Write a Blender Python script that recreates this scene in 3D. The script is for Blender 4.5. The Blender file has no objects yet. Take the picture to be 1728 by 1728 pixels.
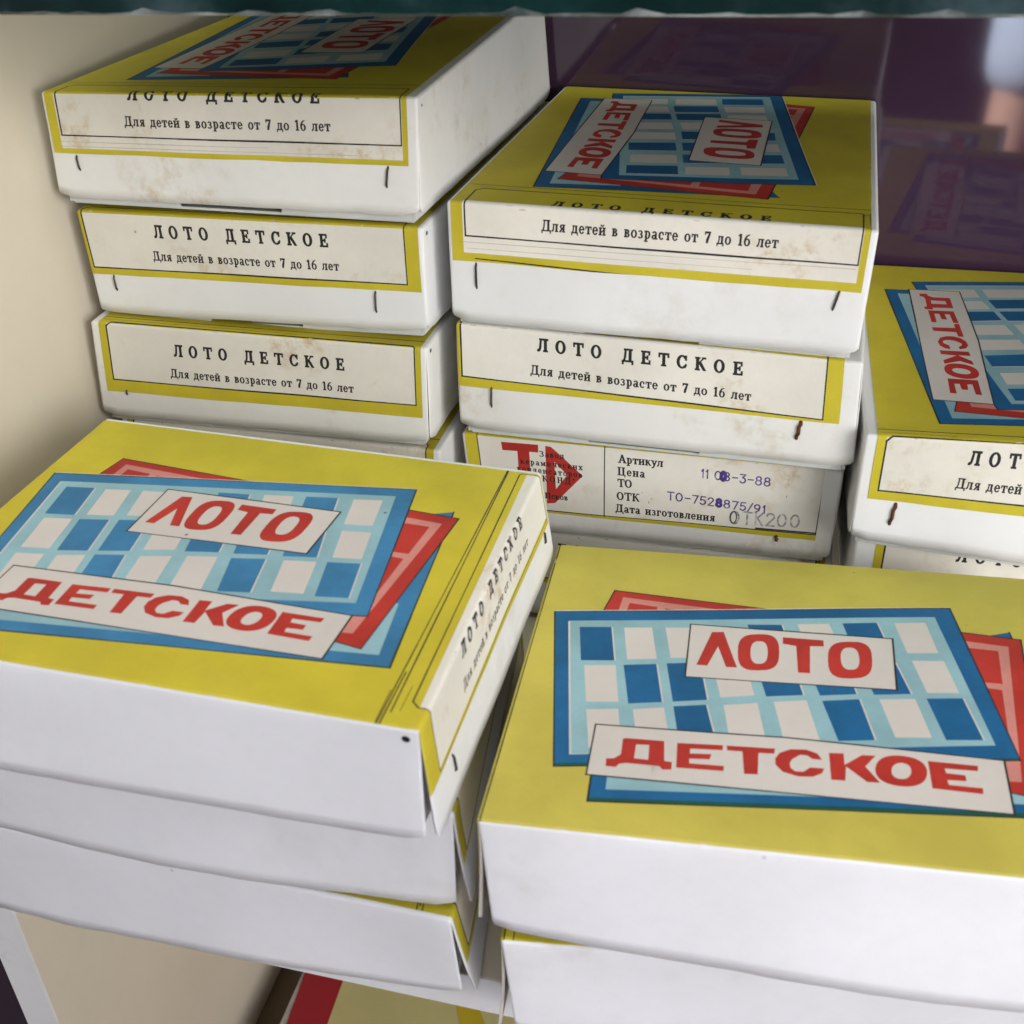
import bpy, math, random
from mathutils import Vector, Matrix, noise, geometry
# ------------------------------------------------------------------ camera, light, exposure
sc = bpy.context.scene
COL = sc.collection
Z0 = 1.5                                    # height of the camera above the room floor
ART = [('blue',[(-70.49,-73.63),(85.24,-58.99),(77.7,45.05),(-71.3,-20)]),('cyan',[(-65.37,-67.22),(79.46,-53.25),(76.43,-22.67),(-46.26,-1.55),(-66.26,-31.55)]),('LINE','black',[(-71.39,-33.63),(-70.49,-73.63),(85.24,-58.99),(77.7,45.05)],0.45),('red',[(-75.07,53.09),(81.1,40.5),(72.48,-51.46),(-60,-30),(-80.89,22.25)]),('pink',[(-72.24,37.02),(-71.2,48.58),(75.64,34.95),(66.67,-43.82),(62.4,-44.13),(0,-40)]),('red',[(-68.15,44.7),(-56.71,43.34),(-57.4,39.41),(-69.01,37.69)]),('red',[(-53.82,42.76),(-46.96,42.26),(-46.02,39.91),(-53.81,38.75)]),('red',[(59.43,31.99),(71.5,31.48),(69.56,10.26),(61.73,10.29)]),('red',[(62.31,7.11),(68.77,6.43),(66.67,-18.69),(63.63,-17.47)]),('LINE','black',[(-77.98,37.67),(-75.07,53.09),(81.1,40.5),(72.48,-51.46),(52.48,-47.96)],0.4),('card',[(-97.15,34.81),(57.55,59.8),(68.18,-32.0),(-83.59,-57.65)]),('blue',[(-97.15,34.01),(57.55,59.0),(68.18,-32.8),(-83.59,-58.45)]),('card',[(-90.81,28.01),(50.92,51.57),(61.38,-26.07),(-79.33,-51.7)]),('cyan',[(-90.21,28.41),(50.92,51.57),(61.38,-26.07),(-78.73,-51.3)]),('card',[(-85.33,24.8),(-73.02,26.62),(-69.6,4.66),(-81.96,2.82)]),('blue',[(-85.88,24.7),(-73.57,26.52),(-70.15,4.56),(-82.51,2.72)]),('card',[(-68.59,26.78),(-57.91,28.56),(-54.5,8.05),(-65.5,5.97)]),('card',[(-52.73,29.33),(-41.27,31.03),(-38.56,11.32),(-49.36,9.44)]),('card',[(-20.72,36.04),(-7.59,37.71),(-3.78,18.34),(-16.47,16.44)]),('blue',[(-21.27,35.94),(-8.14,37.61),(-4.33,18.24),(-17.02,16.34)]),('card',[(-2.09,38.82),(10.05,40.86),(14.06,22.1),(2.13,20.31)]),('card',[(15.73,41.94),(28.86,44.24),(32.45,24.89),(19.14,22.88)]),('blue',[(15.18,41.84),(28.31,44.14),(31.9,24.79),(18.59,22.78)]),('card',[(34.98,44.81),(46.91,46.93),(49.32,26.61),(37.93,24.89)]),('card',[(-80.82,-0.29),(-69.33,1.68),(-66.04,-20.36),(-77.44,-22.06)]),('card',[(-65.87,2.39),(-53.86,4.8),(-50.14,-18.13),(-61.92,-20.77)]),('blue',[(-66.42,2.29),(-54.41,4.7),(-50.69,-18.23),(-62.47,-20.87)]),('card',[(-50.1,5.8),(-37.87,8.33),(-34.32,-14.38),(-46.36,-17.24)]),('blue',[(-50.65,5.7),(-38.42,8.23),(-34.87,-14.48),(-46.91,-17.34)]),('card',[(-33.85,8.03),(-21.78,9.84),(-18.33,-9.32),(-30.24,-12.41)]),('card',[(-17.79,12.33),(-4.25,14.36),(-0.67,-6.82),(-13.64,-9.41)]),('blue',[(-18.34,12.23),(-4.8,14.26),(-1.22,-6.92),(-14.19,-9.51)]),('card',[(0.54,15.08),(14.6,17.19),(18.1,-3.72),(5.24,-6.3)]),('blue',[(-0.01,14.98),(14.05,17.09),(17.55,-3.82),(4.69,-6.4)]),('card',[(20.08,16.04),(33.38,18.05),(37.14,-0.84),(24.2,-3.25)]),('blue',[(19.53,15.94),(32.83,17.95),(36.59,-0.94),(23.65,-3.35)]),('card',[(39.04,20.07),(50.62,21.62),(53.47,2.26),(42.3,0.57)]),('card',[(-76.82,-26.37),(-65.67,-24.44),(-62.33,-45.58),(-73.38,-47.23)]),('card',[(-60.58,-23.95),(-49.78,-21.15),(-46.09,-42.31),(-57.14,-43.97)]),('card',[(-46.03,-19.93),(-34.62,-17.3),(-30.34,-39.09),(-42.7,-40.94)]),('blue',[(-46.58,-20.03),(-35.17,-17.4),(-30.89,-39.19),(-43.25,-41.04)]),('card',[(-29.1,-16.76),(-17.29,-13.79),(-14.09,-36.66),(-26.16,-38.47)]),('card',[(-11.63,-12.3),(-0.14,-9.94),(3.62,-32.41),(-8.4,-34.22)]),('card',[(5.81,-9.39),(18.81,-6.61),(22.43,-29.13),(10.3,-31.38)]),('blue',[(5.26,-9.49),(18.26,-6.71),(21.88,-29.23),(9.75,-31.48)]),('card',[(25.2,-5.84),(37.66,-3.78),(40.93,-25.1),(28.79,-26.78)]),('card',[(42.19,-2.8),(54.8,-0.71),(58.36,-23.68),(46.02,-25.55)]),('blue',[(41.64,-2.9),(54.25,-0.81),(57.81,-23.78),(45.47,-25.65)]),('LINE','black',[(-97.15,34.01),(57.55,59.0),(68.18,-32.8),(-83.59,-58.45),(-97.15,34.01)],0.4),('card',[(-43.14,33.16),(33.37,33.74),(31.86,0.63),(-43.41,-1.48)]),('LINE','black',[(-43.14,33.16),(33.37,33.74),(31.86,0.63),(-43.41,-1.48),(-43.14,33.16)],0.45),('card',[(-72.49,-34.27),(-7.34,-32.07),(62.88,-33.7),(61.75,-59.91),(-72.47,-60.91)]),('LINE','black',[(-72.49,-34.27),(-7.34,-32.07),(62.88,-33.7),(61.75,-59.91),(-72.47,-60.91),(-72.49,-34.27)],0.45),('red',[(-34.68,28.95),(-30.23,29.62),(-27.23,17.07),(-24.75,6.94),(-28.77,6.69),(-32.08,19.54),(-35.67,6.62),(-39.72,6.54)]),('red',[(-9.24,18.94),(-9.43,14.57),(-9.84,12.1),(-10.5,10.19),(-11.41,8.69),(-12.6,7.54),(-14.15,6.74),(-16.92,6.13),(-19.69,5.91),(-21.24,6.25),(-22.44,7.03),(-23.35,8.26),(-24.02,9.98),(-24.44,12.32),(-24.64,16.63),(-24.58,21.05),(-24.23,23.6),(-23.6,25.62),(-22.68,27.22),(-21.46,28.45),(-19.85,29.31),(-16.95,29.96),(-14.06,30.18),(-12.45,29.79),(-11.22,28.94),(-10.31,27.61),(-9.67,25.78),(-9.31,23.33)],[(-13.53,18.18),(-13.6,15.84),(-13.79,14.26),(-14.1,12.98),(-14.52,11.96),(-15.05,11.19),(-15.72,10.67),(-16.71,10.38),(-17.7,10.37),(-18.37,10.69),(-18.9,11.3),(-19.32,12.2),(-19.63,13.39),(-19.83,14.91),(-19.91,17.22),(-19.86,19.57),(-19.69,21.18),(-19.39,22.5),(-18.97,23.57),(-18.42,24.37),(-17.74,24.92),(-16.72,25.22),(-15.71,25.22),(-15.02,24.88),(-14.48,24.24),(-14.06,23.3),(-13.76,22.07),(-13.58,20.51)]),('red',[(-7.77,29.12),(7.42,29.0),(7.42,24.97),(2.27,24.4),(1.67,6.93),(-2.64,6.76),(-2.88,23.83),(-7.84,24.74)]),('red',[(24.65,18.49),(24.25,14.1),(23.7,11.62),(22.92,9.69),(21.9,8.17),(20.6,7.01),(18.95,6.18),(16.03,5.55),(13.14,5.31),(11.53,5.64),(10.32,6.42),(9.42,7.65),(8.81,9.37),(8.48,11.72),(8.48,16.06),(8.75,20.5),(9.24,23.08),(9.99,25.11),(11.02,26.73),(12.35,27.97),(14.08,28.85),(17.12,29.52),(20.15,29.77),(21.82,29.39),(23.05,28.53),(23.94,27.21),(24.52,25.37),(24.78,22.91)],[(20.0,18.68),(19.88,16.42),(19.65,14.89),(19.3,13.65),(18.84,12.65),(18.26,11.89),(17.55,11.38),(16.5,11.09),(15.45,11.07),(14.75,11.36),(14.2,11.95),(13.77,12.81),(13.46,13.96),(13.29,15.43),(13.25,17.67),(13.34,19.94),(13.55,21.51),(13.89,22.79),(14.35,23.82),(14.94,24.61),(15.67,25.15),(16.75,25.45),(17.82,25.47),(18.54,25.15),(19.1,24.54),(19.53,23.64),(19.82,22.45),(19.98,20.94)]),('red',[(-62.37,-40.78),(-61.24,-40.27),(-48.38,-39.95),(-47.66,-50.38),(-45.14,-50.57),(-45.06,-54.42),(-47.98,-54.85),(-49.13,-53.27),(-59.98,-53.28),(-62.28,-53.95),(-63.29,-55.79),(-66.64,-55.81),(-66.87,-51.88),(-64.37,-51.5),(-62.24,-49.05)],[(-57.64,-43.2),(-53.24,-42.79),(-52.98,-50.61),(-57.72,-50.51)]),('red',[(-43.98,-40.31),(-28.62,-39.26),(-28.7,-41.95),(-39.46,-42.65),(-39.48,-45.23),(-32.39,-44.57),(-32.81,-47.34),(-39.56,-47.95),(-39.43,-50.36),(-28.07,-50.1),(-28.16,-52.67),(-43.58,-53.16)]),('red',[(-27.46,-39.26),(-11.38,-38.59),(-11.67,-41.29),(-16.86,-41.66),(-17.1,-52.74),(-21.51,-53.1),(-22.17,-41.63),(-27.24,-41.81)]),('red',[(3.89,-42.21),(0.82,-42.27),(-0.92,-40.65),(-3.24,-40.67),(-5.87,-43.28),(-6.69,-45.43),(-6.48,-47.81),(-4.99,-49.34),(-2.46,-49.19),(-0.1,-46.68),(4.36,-46.57),(3.6,-49.07),(0.5,-51.27),(-4.04,-51.8),(-9.06,-50.19),(-11.31,-46.93),(-11.43,-43.71),(-9.95,-40.61),(-6.28,-38.15),(-1.08,-37.62),(2.48,-39.15)]),('red',[(6.26,-38.26),(11.06,-37.82),(11.07,-43.69),(16.97,-37.85),(21.43,-37.53),(17.67,-43.53),(21.78,-50.99),(17.76,-51.26),(11.47,-44.47),(10.83,-51.64),(6.36,-51.84)]),('red',[(37.16,-44.42),(36.59,-46.49),(35.77,-48.1),(34.67,-49.42),(33.32,-50.46),(31.74,-51.21),(29.95,-51.63),(27.75,-51.71),(25.6,-51.46),(23.96,-50.91),(22.64,-50.05),(21.65,-48.92),(21.0,-47.51),(20.72,-45.86),(20.86,-43.76),(21.37,-41.65),(22.16,-40.0),(23.26,-38.62),(24.63,-37.53),(26.25,-36.75),(28.11,-36.31),(30.38,-36.23),(32.58,-36.5),(34.25,-37.1),(35.57,-38.0),(36.55,-39.19),(37.15,-40.64),(37.37,-42.32)],[(32.18,-44.11),(31.94,-45.15),(31.59,-46.01),(31.13,-46.74),(30.58,-47.34),(29.95,-47.78),(29.25,-48.05),(28.45,-48.13),(27.68,-48.04),(27.06,-47.76),(26.57,-47.31),(26.2,-46.71),(25.97,-45.97),(25.89,-45.1),(25.98,-44.06),(26.21,-43.02),(26.55,-42.14),(27.01,-41.39),(27.57,-40.78),(28.21,-40.33),(28.92,-40.06),(29.73,-39.97),(30.52,-40.07),(31.14,-40.36),(31.64,-40.82),(32.0,-41.44),(32.22,-42.19),(32.29,-43.07)]),('red',[(38.11,-37.69),(54.02,-37.73),(53.55,-40.36),(43.09,-40.71),(43.33,-42.95),(49.29,-43.21),(49.24,-46.0),(43.24,-46.38),(43.45,-48.7),(53.92,-48.78),(53.58,-51.61),(38.06,-51.2)])]
CORNERS = {'A1': [[-0.1319, 0.7518, -0.174], [-0.1284, 0.7527, -0.1262], [0.034, 0.6961, -0.1724], [0.0312, 0.697, -0.1194], [-0.2015, 0.5543, -0.1717], [-0.1986, 0.5543, -0.125], [-0.0323, 0.4996, -0.1714], [-0.0295, 0.5, -0.1222]], 'A2': [[-0.131, 0.7562, -0.2287], [-0.1316, 0.7562, -0.1788], [0.0347, 0.7, -0.2269], [0.0342, 0.7, -0.177], [-0.1968, 0.5591, -0.2316], [-0.1974, 0.5597, -0.1804], [-0.0335, 0.504, -0.2263], [-0.0324, 0.5035, -0.1777]], 'A3': [[-0.1436, 0.7492, -0.2826], [-0.1436, 0.7492, -0.2327], [0.024, 0.6989, -0.2826], [0.024, 0.6989, -0.2327], [-0.205, 0.5494, -0.2831], [-0.2007, 0.5512, -0.2328], [-0.0372, 0.5004, -0.2818], [-0.0348, 0.5002, -0.2326]], 'R1': [[0.0397, 0.7061, -0.221], [0.0439, 0.7075, -0.169], [0.2072, 0.6554, -0.2234], [0.2051, 0.6561, -0.1725], [-0.0228, 0.5069, -0.2222], [-0.0214, 0.5063, -0.1673], [0.1475, 0.4555, -0.2257], [0.1503, 0.4571, -0.172]], 'R2': [[0.0399, 0.7042, -0.2803], [0.0405, 0.7048, -0.2304], [0.2075, 0.6538, -0.2818], [0.2081, 0.6544, -0.2319], [-0.0228, 0.5058, -0.2766], [-0.0213, 0.5074, -0.2242], [0.1509, 0.454, -0.2789], [0.1502, 0.4553, -0.2284]], 'R3': [[0.0366, 0.7163, -0.3401], [0.0369, 0.7166, -0.2902], [0.2051, 0.6691, -0.3407], [0.2054, 0.6694, -0.2908], [-0.0193, 0.5164, -0.3386], [-0.0227, 0.5178, -0.2866], [0.1503, 0.4691, -0.339], [0.1519, 0.4687, -0.2894]], 'S1': [[0.1959, 0.6463, -0.3109], [0.1983, 0.6463, -0.2613], [0.3663, 0.6063, -0.3135], [0.3644, 0.608, -0.2628], [0.1498, 0.4442, -0.3093], [0.1515, 0.4451, -0.2573], [0.3169, 0.3991, -0.3208], [0.3194, 0.4073, -0.2577]], 'F1': [[-0.2299, 0.3218, -0.2922], [-0.2232, 0.3233, -0.244], [-0.1823, 0.4889, -0.2982], [-0.1807, 0.4875, -0.2528], [-0.0318, 0.2658, -0.2935], [-0.0306, 0.2666, -0.2475], [0.0173, 0.432, -0.3005], [0.0129, 0.4291, -0.2577]], 'F2': [[-0.2243, 0.3393, -0.3462], [-0.2243, 0.3393, -0.2963], [-0.1757, 0.5074, -0.3462], [-0.1757, 0.5074, -0.2963], [-0.0259, 0.2829, -0.3453], [-0.0241, 0.2803, -0.2977], [0.0236, 0.4497, -0.3463], [0.0237, 0.4497, -0.2964]], 'F3': [[-0.227, 0.3376, -0.3959], [-0.2268, 0.3382, -0.3455], [-0.1781, 0.506, -0.3955], [-0.1781, 0.506, -0.3456], [-0.0269, 0.2824, -0.3942], [-0.0283, 0.2779, -0.3475], [0.0212, 0.4482, -0.3956], [0.0212, 0.4482, -0.3457]], 'G1': [[-0.0141, 0.2712, -0.3429], [-0.0164, 0.271, -0.2911], [0.0201, 0.4407, -0.3494], [0.0198, 0.4414, -0.3027], [0.1869, 0.2247, -0.3478], [0.1907, 0.231, -0.2938], [0.2233, 0.3982, -0.3512], [0.2231, 0.3976, -0.3037]], 'G2': [[-0.0087, 0.2681, -0.3978], [-0.0116, 0.2686, -0.3474], [0.0167, 0.4413, -0.3976], [0.0166, 0.4413, -0.3477], [0.1949, 0.2365, -0.3971], [0.1948, 0.2365, -0.3472], [0.2218, 0.4094, -0.3972], [0.2217, 0.4094, -0.3473]]}
F_PX=2042.2;PITCH=0.57293;ROLL=-0.05062;LEN=0.20750;HGT=0.04990
LAB = {'A1': (-3.8, 0.7), 'A2': (0.0, 0.0), 'A3': (0.0, 0.0), 'R1': (-7.8, 2.3), 'R2': (0.0, 0.0), 'R3': (0.0, 0.0), 'S1': (4.5, 3.4), 'F1': (-0.5, -0.7), 'F2': (0.0, 0.0), 'F3': (0.0, 0.0), 'G1': (0.0, -0.0), 'G2': (0.0, 0.0)}

cam = bpy.data.objects.new('camera', bpy.data.cameras.new('camera'))
COL.objects.link(cam)
f_ = Vector((0, math.cos(PITCH), -math.sin(PITCH))); r_ = Vector((1, 0, 0)); u_ = r_.cross(f_)
c_, s_ = math.cos(ROLL), math.sin(ROLL)
cr = c_ * r_ + s_ * u_; cu = -s_ * r_ + c_ * u_
cam.matrix_world = Matrix(((cr.x, cu.x, -f_.x, 0), (cr.y, cu.y, -f_.y, 0), (cr.z, cu.z, -f_.z, Z0), (0, 0, 0, 1)))
cam.data.sensor_width = 36; cam.data.lens = F_PX / 1728 * 36
cam.data.clip_start = .02; cam.data.clip_end = 50
cam.data.dof.use_dof = True; cam.data.dof.focus_distance = .60; cam.data.dof.aperture_fstop = 19
sc.camera = cam
w = bpy.data.worlds.new('World'); sc.world = w; w.use_nodes = True
w.node_tree.nodes['Background'].inputs[0].default_value = (.86, .87, .93, 1)
w.node_tree.nodes['Background'].inputs[1].default_value = .48
def area(name, loc, target, size, energy, color, sy=None):
    l = bpy.data.lights.new(name, 'AREA'); l.energy = energy; l.color = color; l.size = size
    if sy: l.shape = 'RECTANGLE'; l.size_y = sy
    o = bpy.data.objects.new(name, l); COL.objects.link(o); o.location = loc
    o.rotation_euler = (Vector(target) - Vector(loc)).to_track_quat('-Z', 'Y').to_euler()
    return o
area('window_light', (1.5, -1.9, Z0 + .42), (-.05, .5, Z0 - .25), 1.5, 76, (1.0, .99, .98), 1.5)
area('ceiling_lamp', (.05, .10, Z0 + 1.7), (.05, .36, Z0 - .25), .9, 15, (1, .97, .93), .5)
sl = bpy.data.lights.new('added_arm_spot', 'SPOT'); sl.energy = 980; sl.spot_size = math.radians(22); sl.spot_blend = .6; sl.shadow_soft_size = .05  # added spot without a known source, brightens the visitor's mirrored arm
so = bpy.data.objects.new('added_arm_spot', sl); COL.objects.link(so); so.location = (-.5, .25, Z0 + .6)
so.rotation_euler = (Vector((.05, -.48, Z0 - .44)) - so.location).to_track_quat('-Z', 'Y').to_euler()
sc.view_settings.view_transform = 'Standard'; sc.view_settings.look = 'None'
sc.view_settings.exposure = .22; sc.view_settings.gamma = 1
sc.cycles.max_bounces = 8

# ------------------------------------------------------------------ cabinet frame of reference
YAW = math.radians(15.2)
WD = Vector((math.cos(YAW), -math.sin(YAW), 0)); DP = Vector((math.sin(YAW), math.cos(YAW), 0))
def cab(a, b, z): return WD * a + DP * b + Vector((0, 0, z + Z0))
SHELF = -.3985; FRONT = .2745; BACK = .684; LEFT = -.346; FLOOR2 = -.794
BN = Vector((math.sin(math.radians(17)), math.cos(math.radians(17)), 0))      # the back panel stands slightly askew
BK = math.sin(math.radians(1.8))
def backb(a, gap=.002): return (BACK - gap - a * BK) / math.cos(math.radians(1.8))
for cs in CORNERS.values():
    for q in cs:
        over = BN.x * q[0] + BN.y * q[1] - (BACK - .0025)
        if over > 0: q[0] -= BN.x * over; q[1] -= BN.y * over

# ------------------------------------------------------------------ materials
def lin(c): return tuple(((x / 12.92) if x <= .04045 else ((x + .055) / 1.055) ** 2.4) for x in c)
def mat(name, col, rough=.6, var=.06, scale=14, spec=.35, stain=None, stain_amt=.5, stain_scale=9, speck=0, bump=.0, bscale=900, metallic=0, coat=0, ior=None, col2=None, c2scale=8, c2lo=.45, c2hi=.6, c2amt=1):
    m = bpy.data.materials.new(name); m.use_nodes = True; nt = m.node_tree; N = nt.nodes; Lk = nt.links
    b = N['Principled BSDF']; b.inputs['Roughness'].default_value = rough; b.inputs['Specular IOR Level'].default_value = spec
    b.inputs['Metallic'].default_value = metallic; b.inputs['Coat Weight'].default_value = coat
    if ior: b.inputs['IOR'].default_value = ior
    tc = N.new('ShaderNodeTexCoord'); oi = N.new('ShaderNodeObjectInfo')
    mul = N.new('ShaderNodeVectorMath'); mul.operation = 'SCALE'; mul.inputs[0].default_value = (7.3, 3.1, 5.7)
    Lk.new(oi.outputs['Random'], mul.inputs['Scale'])
    add = N.new('ShaderNodeVectorMath'); Lk.new(tc.outputs['Object'], add.inputs[0]); Lk.new(mul.outputs[0], add.inputs[1])
    def nz(s, det=4, r=.55):
        n = N.new('ShaderNodeTexNoise'); n.inputs['Scale'].default_value = s; n.inputs['Detail'].default_value = det
        n.inputs['Roughness'].default_value = r; Lk.new(add.outputs[0], n.inputs['Vector']); return n
    def ramp(src, lo, hi):
        r = N.new('ShaderNodeMapRange'); r.inputs['From Min'].default_value = lo; r.inputs['From Max'].default_value = hi
        r.interpolation_type = 'SMOOTHSTEP'; Lk.new(src, r.inputs['Value']); return r.outputs[0]
    def mix(fac, a, bb, mode='MIX'):
        x = N.new('ShaderNodeMix'); x.data_type = 'RGBA'; x.blend_type = mode
        if isinstance(fac, float): x.inputs[0].default_value = fac
        else: Lk.new(fac, x.inputs[0])
        for i, v in ((6, a), (7, bb)):
            if isinstance(v, tuple): x.inputs[i].default_value = v + (1,)
            else: Lk.new(v, x.inputs[i])
        return x.outputs[2]
    def scaled(o, k):
        x = N.new('ShaderNodeMath'); x.operation = 'MULTIPLY'; Lk.new(o, x.inputs[0]); x.inputs[1].default_value = k; return x.outputs[0]
    n1 = nz(scale); dark = tuple(x * (1 - 2.2 * var) for x in col); lite = tuple(min(1, x * (1 + 1.2 * var)) for x in col)
    c = mix(ramp(n1.outputs['Fac'], .3, .7), dark, lite)
    n2 = nz(scale * 22, 3, .7); c = mix(scaled(ramp(n2.outputs['Fac'], .35, .75), var * 1.6), c, tuple(x * .6 for x in col))
    if col2:
        n = nz(c2scale, 5, .6); c = mix(scaled(ramp(n.outputs['Fac'], c2lo, c2hi), c2amt), c, col2)
    if stain:
        n3 = nz(stain_scale, 6, .62); n4 = nz(stain_scale * 6, 4, .7)
        a = ramp(n3.outputs['Fac'], .51, .68); bb = ramp(n4.outputs['Fac'], .40, .72)
        x = N.new('ShaderNodeMath'); x.operation = 'MULTIPLY'; Lk.new(a, x.inputs[0]); Lk.new(bb, x.inputs[1])
        c = mix(scaled(x.outputs[0], stain_amt), c, stain)
    if speck:
        v = N.new('ShaderNodeTexVoronoi'); v.inputs['Scale'].default_value = 75; Lk.new(add.outputs[0], v.inputs['Vector'])
        cr_ = N.new('ShaderNodeSeparateColor'); Lk.new(v.outputs['Color'], cr_.inputs[0])
        near = ramp(v.outputs['Distance'], .075, .03); rare = ramp(cr_.outputs[0], .86, .9)
        x = N.new('ShaderNodeMath'); x.operation = 'MULTIPLY'; Lk.new(near, x.inputs[0]); Lk.new(rare, x.inputs[1])
        c = mix(scaled(x.outputs[0], speck), c, (.10, .05, .03))
    Lk.new(c, b.inputs['Base Color'])
    if bump:
        nb = nz(bscale, 3, .6); nb2 = nz(35, 3, .5)
        a2 = N.new('ShaderNodeMath'); a2.operation = 'MULTIPLY_ADD'; Lk.new(nb2.outputs['Fac'], a2.inputs[0]); a2.inputs[1].default_value = 5; Lk.new(nb.outputs['Fac'], a2.inputs[2])
        bp = N.new('ShaderNodeBump'); bp.inputs['Strength'].default_value = bump; bp.inputs['Distance'].default_value = .0004
        Lk.new(a2.outputs[0], bp.inputs['Height']); Lk.new(bp.outputs[0], b.inputs['Normal'])
    return m
PR = dict(rough=.55, spec=.22, bump=.22, speck=.8)
BROWN = (.50, .34, .15)
M = {
 'yellow': mat('yellow_print', (.57, .475, .036), var=.05, scale=26, stain=(.40, .31, .06), stain_amt=.28, **PR),
 'yellow2': mat('dull_yellow_print', (.53, .452, .08), var=.05, scale=26, stain=(.38, .30, .08), stain_amt=.3, **PR),
 'paper': mat('aged_label_paper', (.78, .745, .66), var=.045, scale=12, stain=BROWN, stain_amt=.8, stain_scale=23, rough=.6, spec=.3, bump=.2, speck=.5),
 'card': mat('white_card_print', (.61, .565, .52), var=.03, **PR),
 'blue': mat('blue_print', (.012, .115, .27), var=.10, scale=30, **PR),
 'blue2': mat('faded_blue_print', (.045, .20, .38), var=.10, scale=30, **PR),
 'cyan': mat('pale_blue_print', (.27, .455, .50), var=.07, scale=25, **PR),
 'red': mat('red_print', (.46, .036, .026), var=.09, scale=30, **PR),
 'pink': mat('pink_print', (.60, .24, .20), var=.07, scale=30, **PR),
 'green': mat('dark_green_overprint', (.012, .085, .06), var=.10, scale=30, **PR),
 'black': mat('black_ink', (.022, .02, .02), var=.1, rough=.55, spec=.3),
 'faint': mat('faint_grey_line', (.42, .39, .33), var=.1),
 'violet': mat('violet_stamp_ink', (.085, .045, .26), var=.2, scale=60, col2=(.5, .45, .6), c2scale=260, c2lo=.52, c2hi=.64, c2amt=.45),
 'grey': mat('faded_stamp_ink', (.30, .30, .32), var=.2, scale=60, col2=(.74, .72, .66), c2scale=380, c2lo=.47, c2hi=.6, c2amt=.6),
 'board': mat('white_coated_board', (.81, .81, .80), rough=.55, var=.022, scale=9, spec=.35, stain=(.60, .52, .40), stain_amt=.30, stain_scale=11, bump=.13, bscale=900, speck=.25),
 'board_cool': mat('cool_white_board', (.79, .79, .80), rough=.55, var=.035, scale=7, spec=.3, stain=(.56, .51, .43), stain_amt=.45, stain_scale=6, bump=.13, bscale=900, speck=.3),
 'board_old': mat('yellowed_coated_board', (.82, .81, .775), rough=.55, var=.03, scale=9, spec=.35, stain=(.55, .42, .24), stain_amt=.6, stain_scale=19, bump=.13, bscale=900, speck=.4),
 'raw': mat('raw_grey_board', (.50, .46, .41), rough=.8, var=.12, scale=60, spec=.2, bump=.5),
 'tray': mat('grey_inner_board', (.62, .64, .62), rough=.7, var=.05, scale=20, spec=.25, bump=.4),
 'wire': mat('dark_staple_wire', (.10, .075, .065), rough=.45, metallic=.5, var=.3, scale=90),
 'rust': mat('rusty_staple_wire', (.13, .05, .025), rough=.85, var=.4, scale=300, bump=.8, bscale=1500),
 'hole': mat('black_hole', (.01, .01, .01), rough=.9, var=.05),
 'panel': mat('beige_laminate', (.70, .625, .50), rough=.42, var=.03, scale=3, spec=.4, bump=.08, bscale=400),
 'edge': mat('white_edge_band', (.80, .80, .79), rough=.4, var=.02, scale=6, stain=(.45, .43, .40), stain_amt=.4, stain_scale=30),
 'purple': mat('purple_gloss_panel', (.052, .025, .052), rough=.05, var=.05, scale=6, spec=.5, ior=1.72, stain=(.14, .10, .15), stain_amt=.25, stain_scale=4),
 'floor2': mat('brown_shelf_board', (.16, .115, .07), rough=.5, var=.08, scale=7),
 'gold': mat('mustard_print', (.60, .45, .03), var=.05, rough=.5),
 'paleyel': mat('pale_yellow_print', (.62, .56, .25), var=.03, rough=.5),
 'crimson': mat('crimson_print', (.40, .02, .03), var=.05, rough=.5),
}
# ------------------------------------------------------------------ object helpers
def link(name, me, parent=None):
    o = bpy.data.objects.new(name, me); COL.objects.link(o)
    if parent: o.parent = parent
    return o
def mesh_obj(name, verts, faces, mats, parent=None, idx=None, smooth=False):
    """verts in world space; stored in the parent's (or own) local space"""
    inv = parent_inv(parent)
    me = bpy.data.meshes.new(name)
    me.from_pydata([inv @ Vector(v) for v in verts], [], faces)
    for m in (mats if isinstance(mats, (list, tuple)) else [mats]): me.materials.append(m)
    if idx is not None: me.polygons.foreach_set('material_index', idx)
    if smooth: me.polygons.foreach_set('use_smooth', [True] * len(me.polygons))
    me.update()
    return link(name, me, parent)
def parent_inv(p):
    m = Matrix()
    while p is not None:
        m = m @ Matrix() if False else m
        ms = []
        q = p
        while q is not None: ms.append(Matrix.LocRotScale(q.location, q.rotation_euler, None)); q = q.parent
        full = Matrix()
        for x in reversed(ms): full = full @ x
        return full.inverted()
    return m
def thing(name, loc, rotz, label, cat, group=None):
    o = bpy.data.objects.new(name, None); COL.objects.link(o); o.empty_display_size = .05
    o.location = loc; o.rotation_euler = (0, 0, rotz); o['label'] = label; o['category'] = cat
    if group: o['group'] = group
    return o
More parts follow.
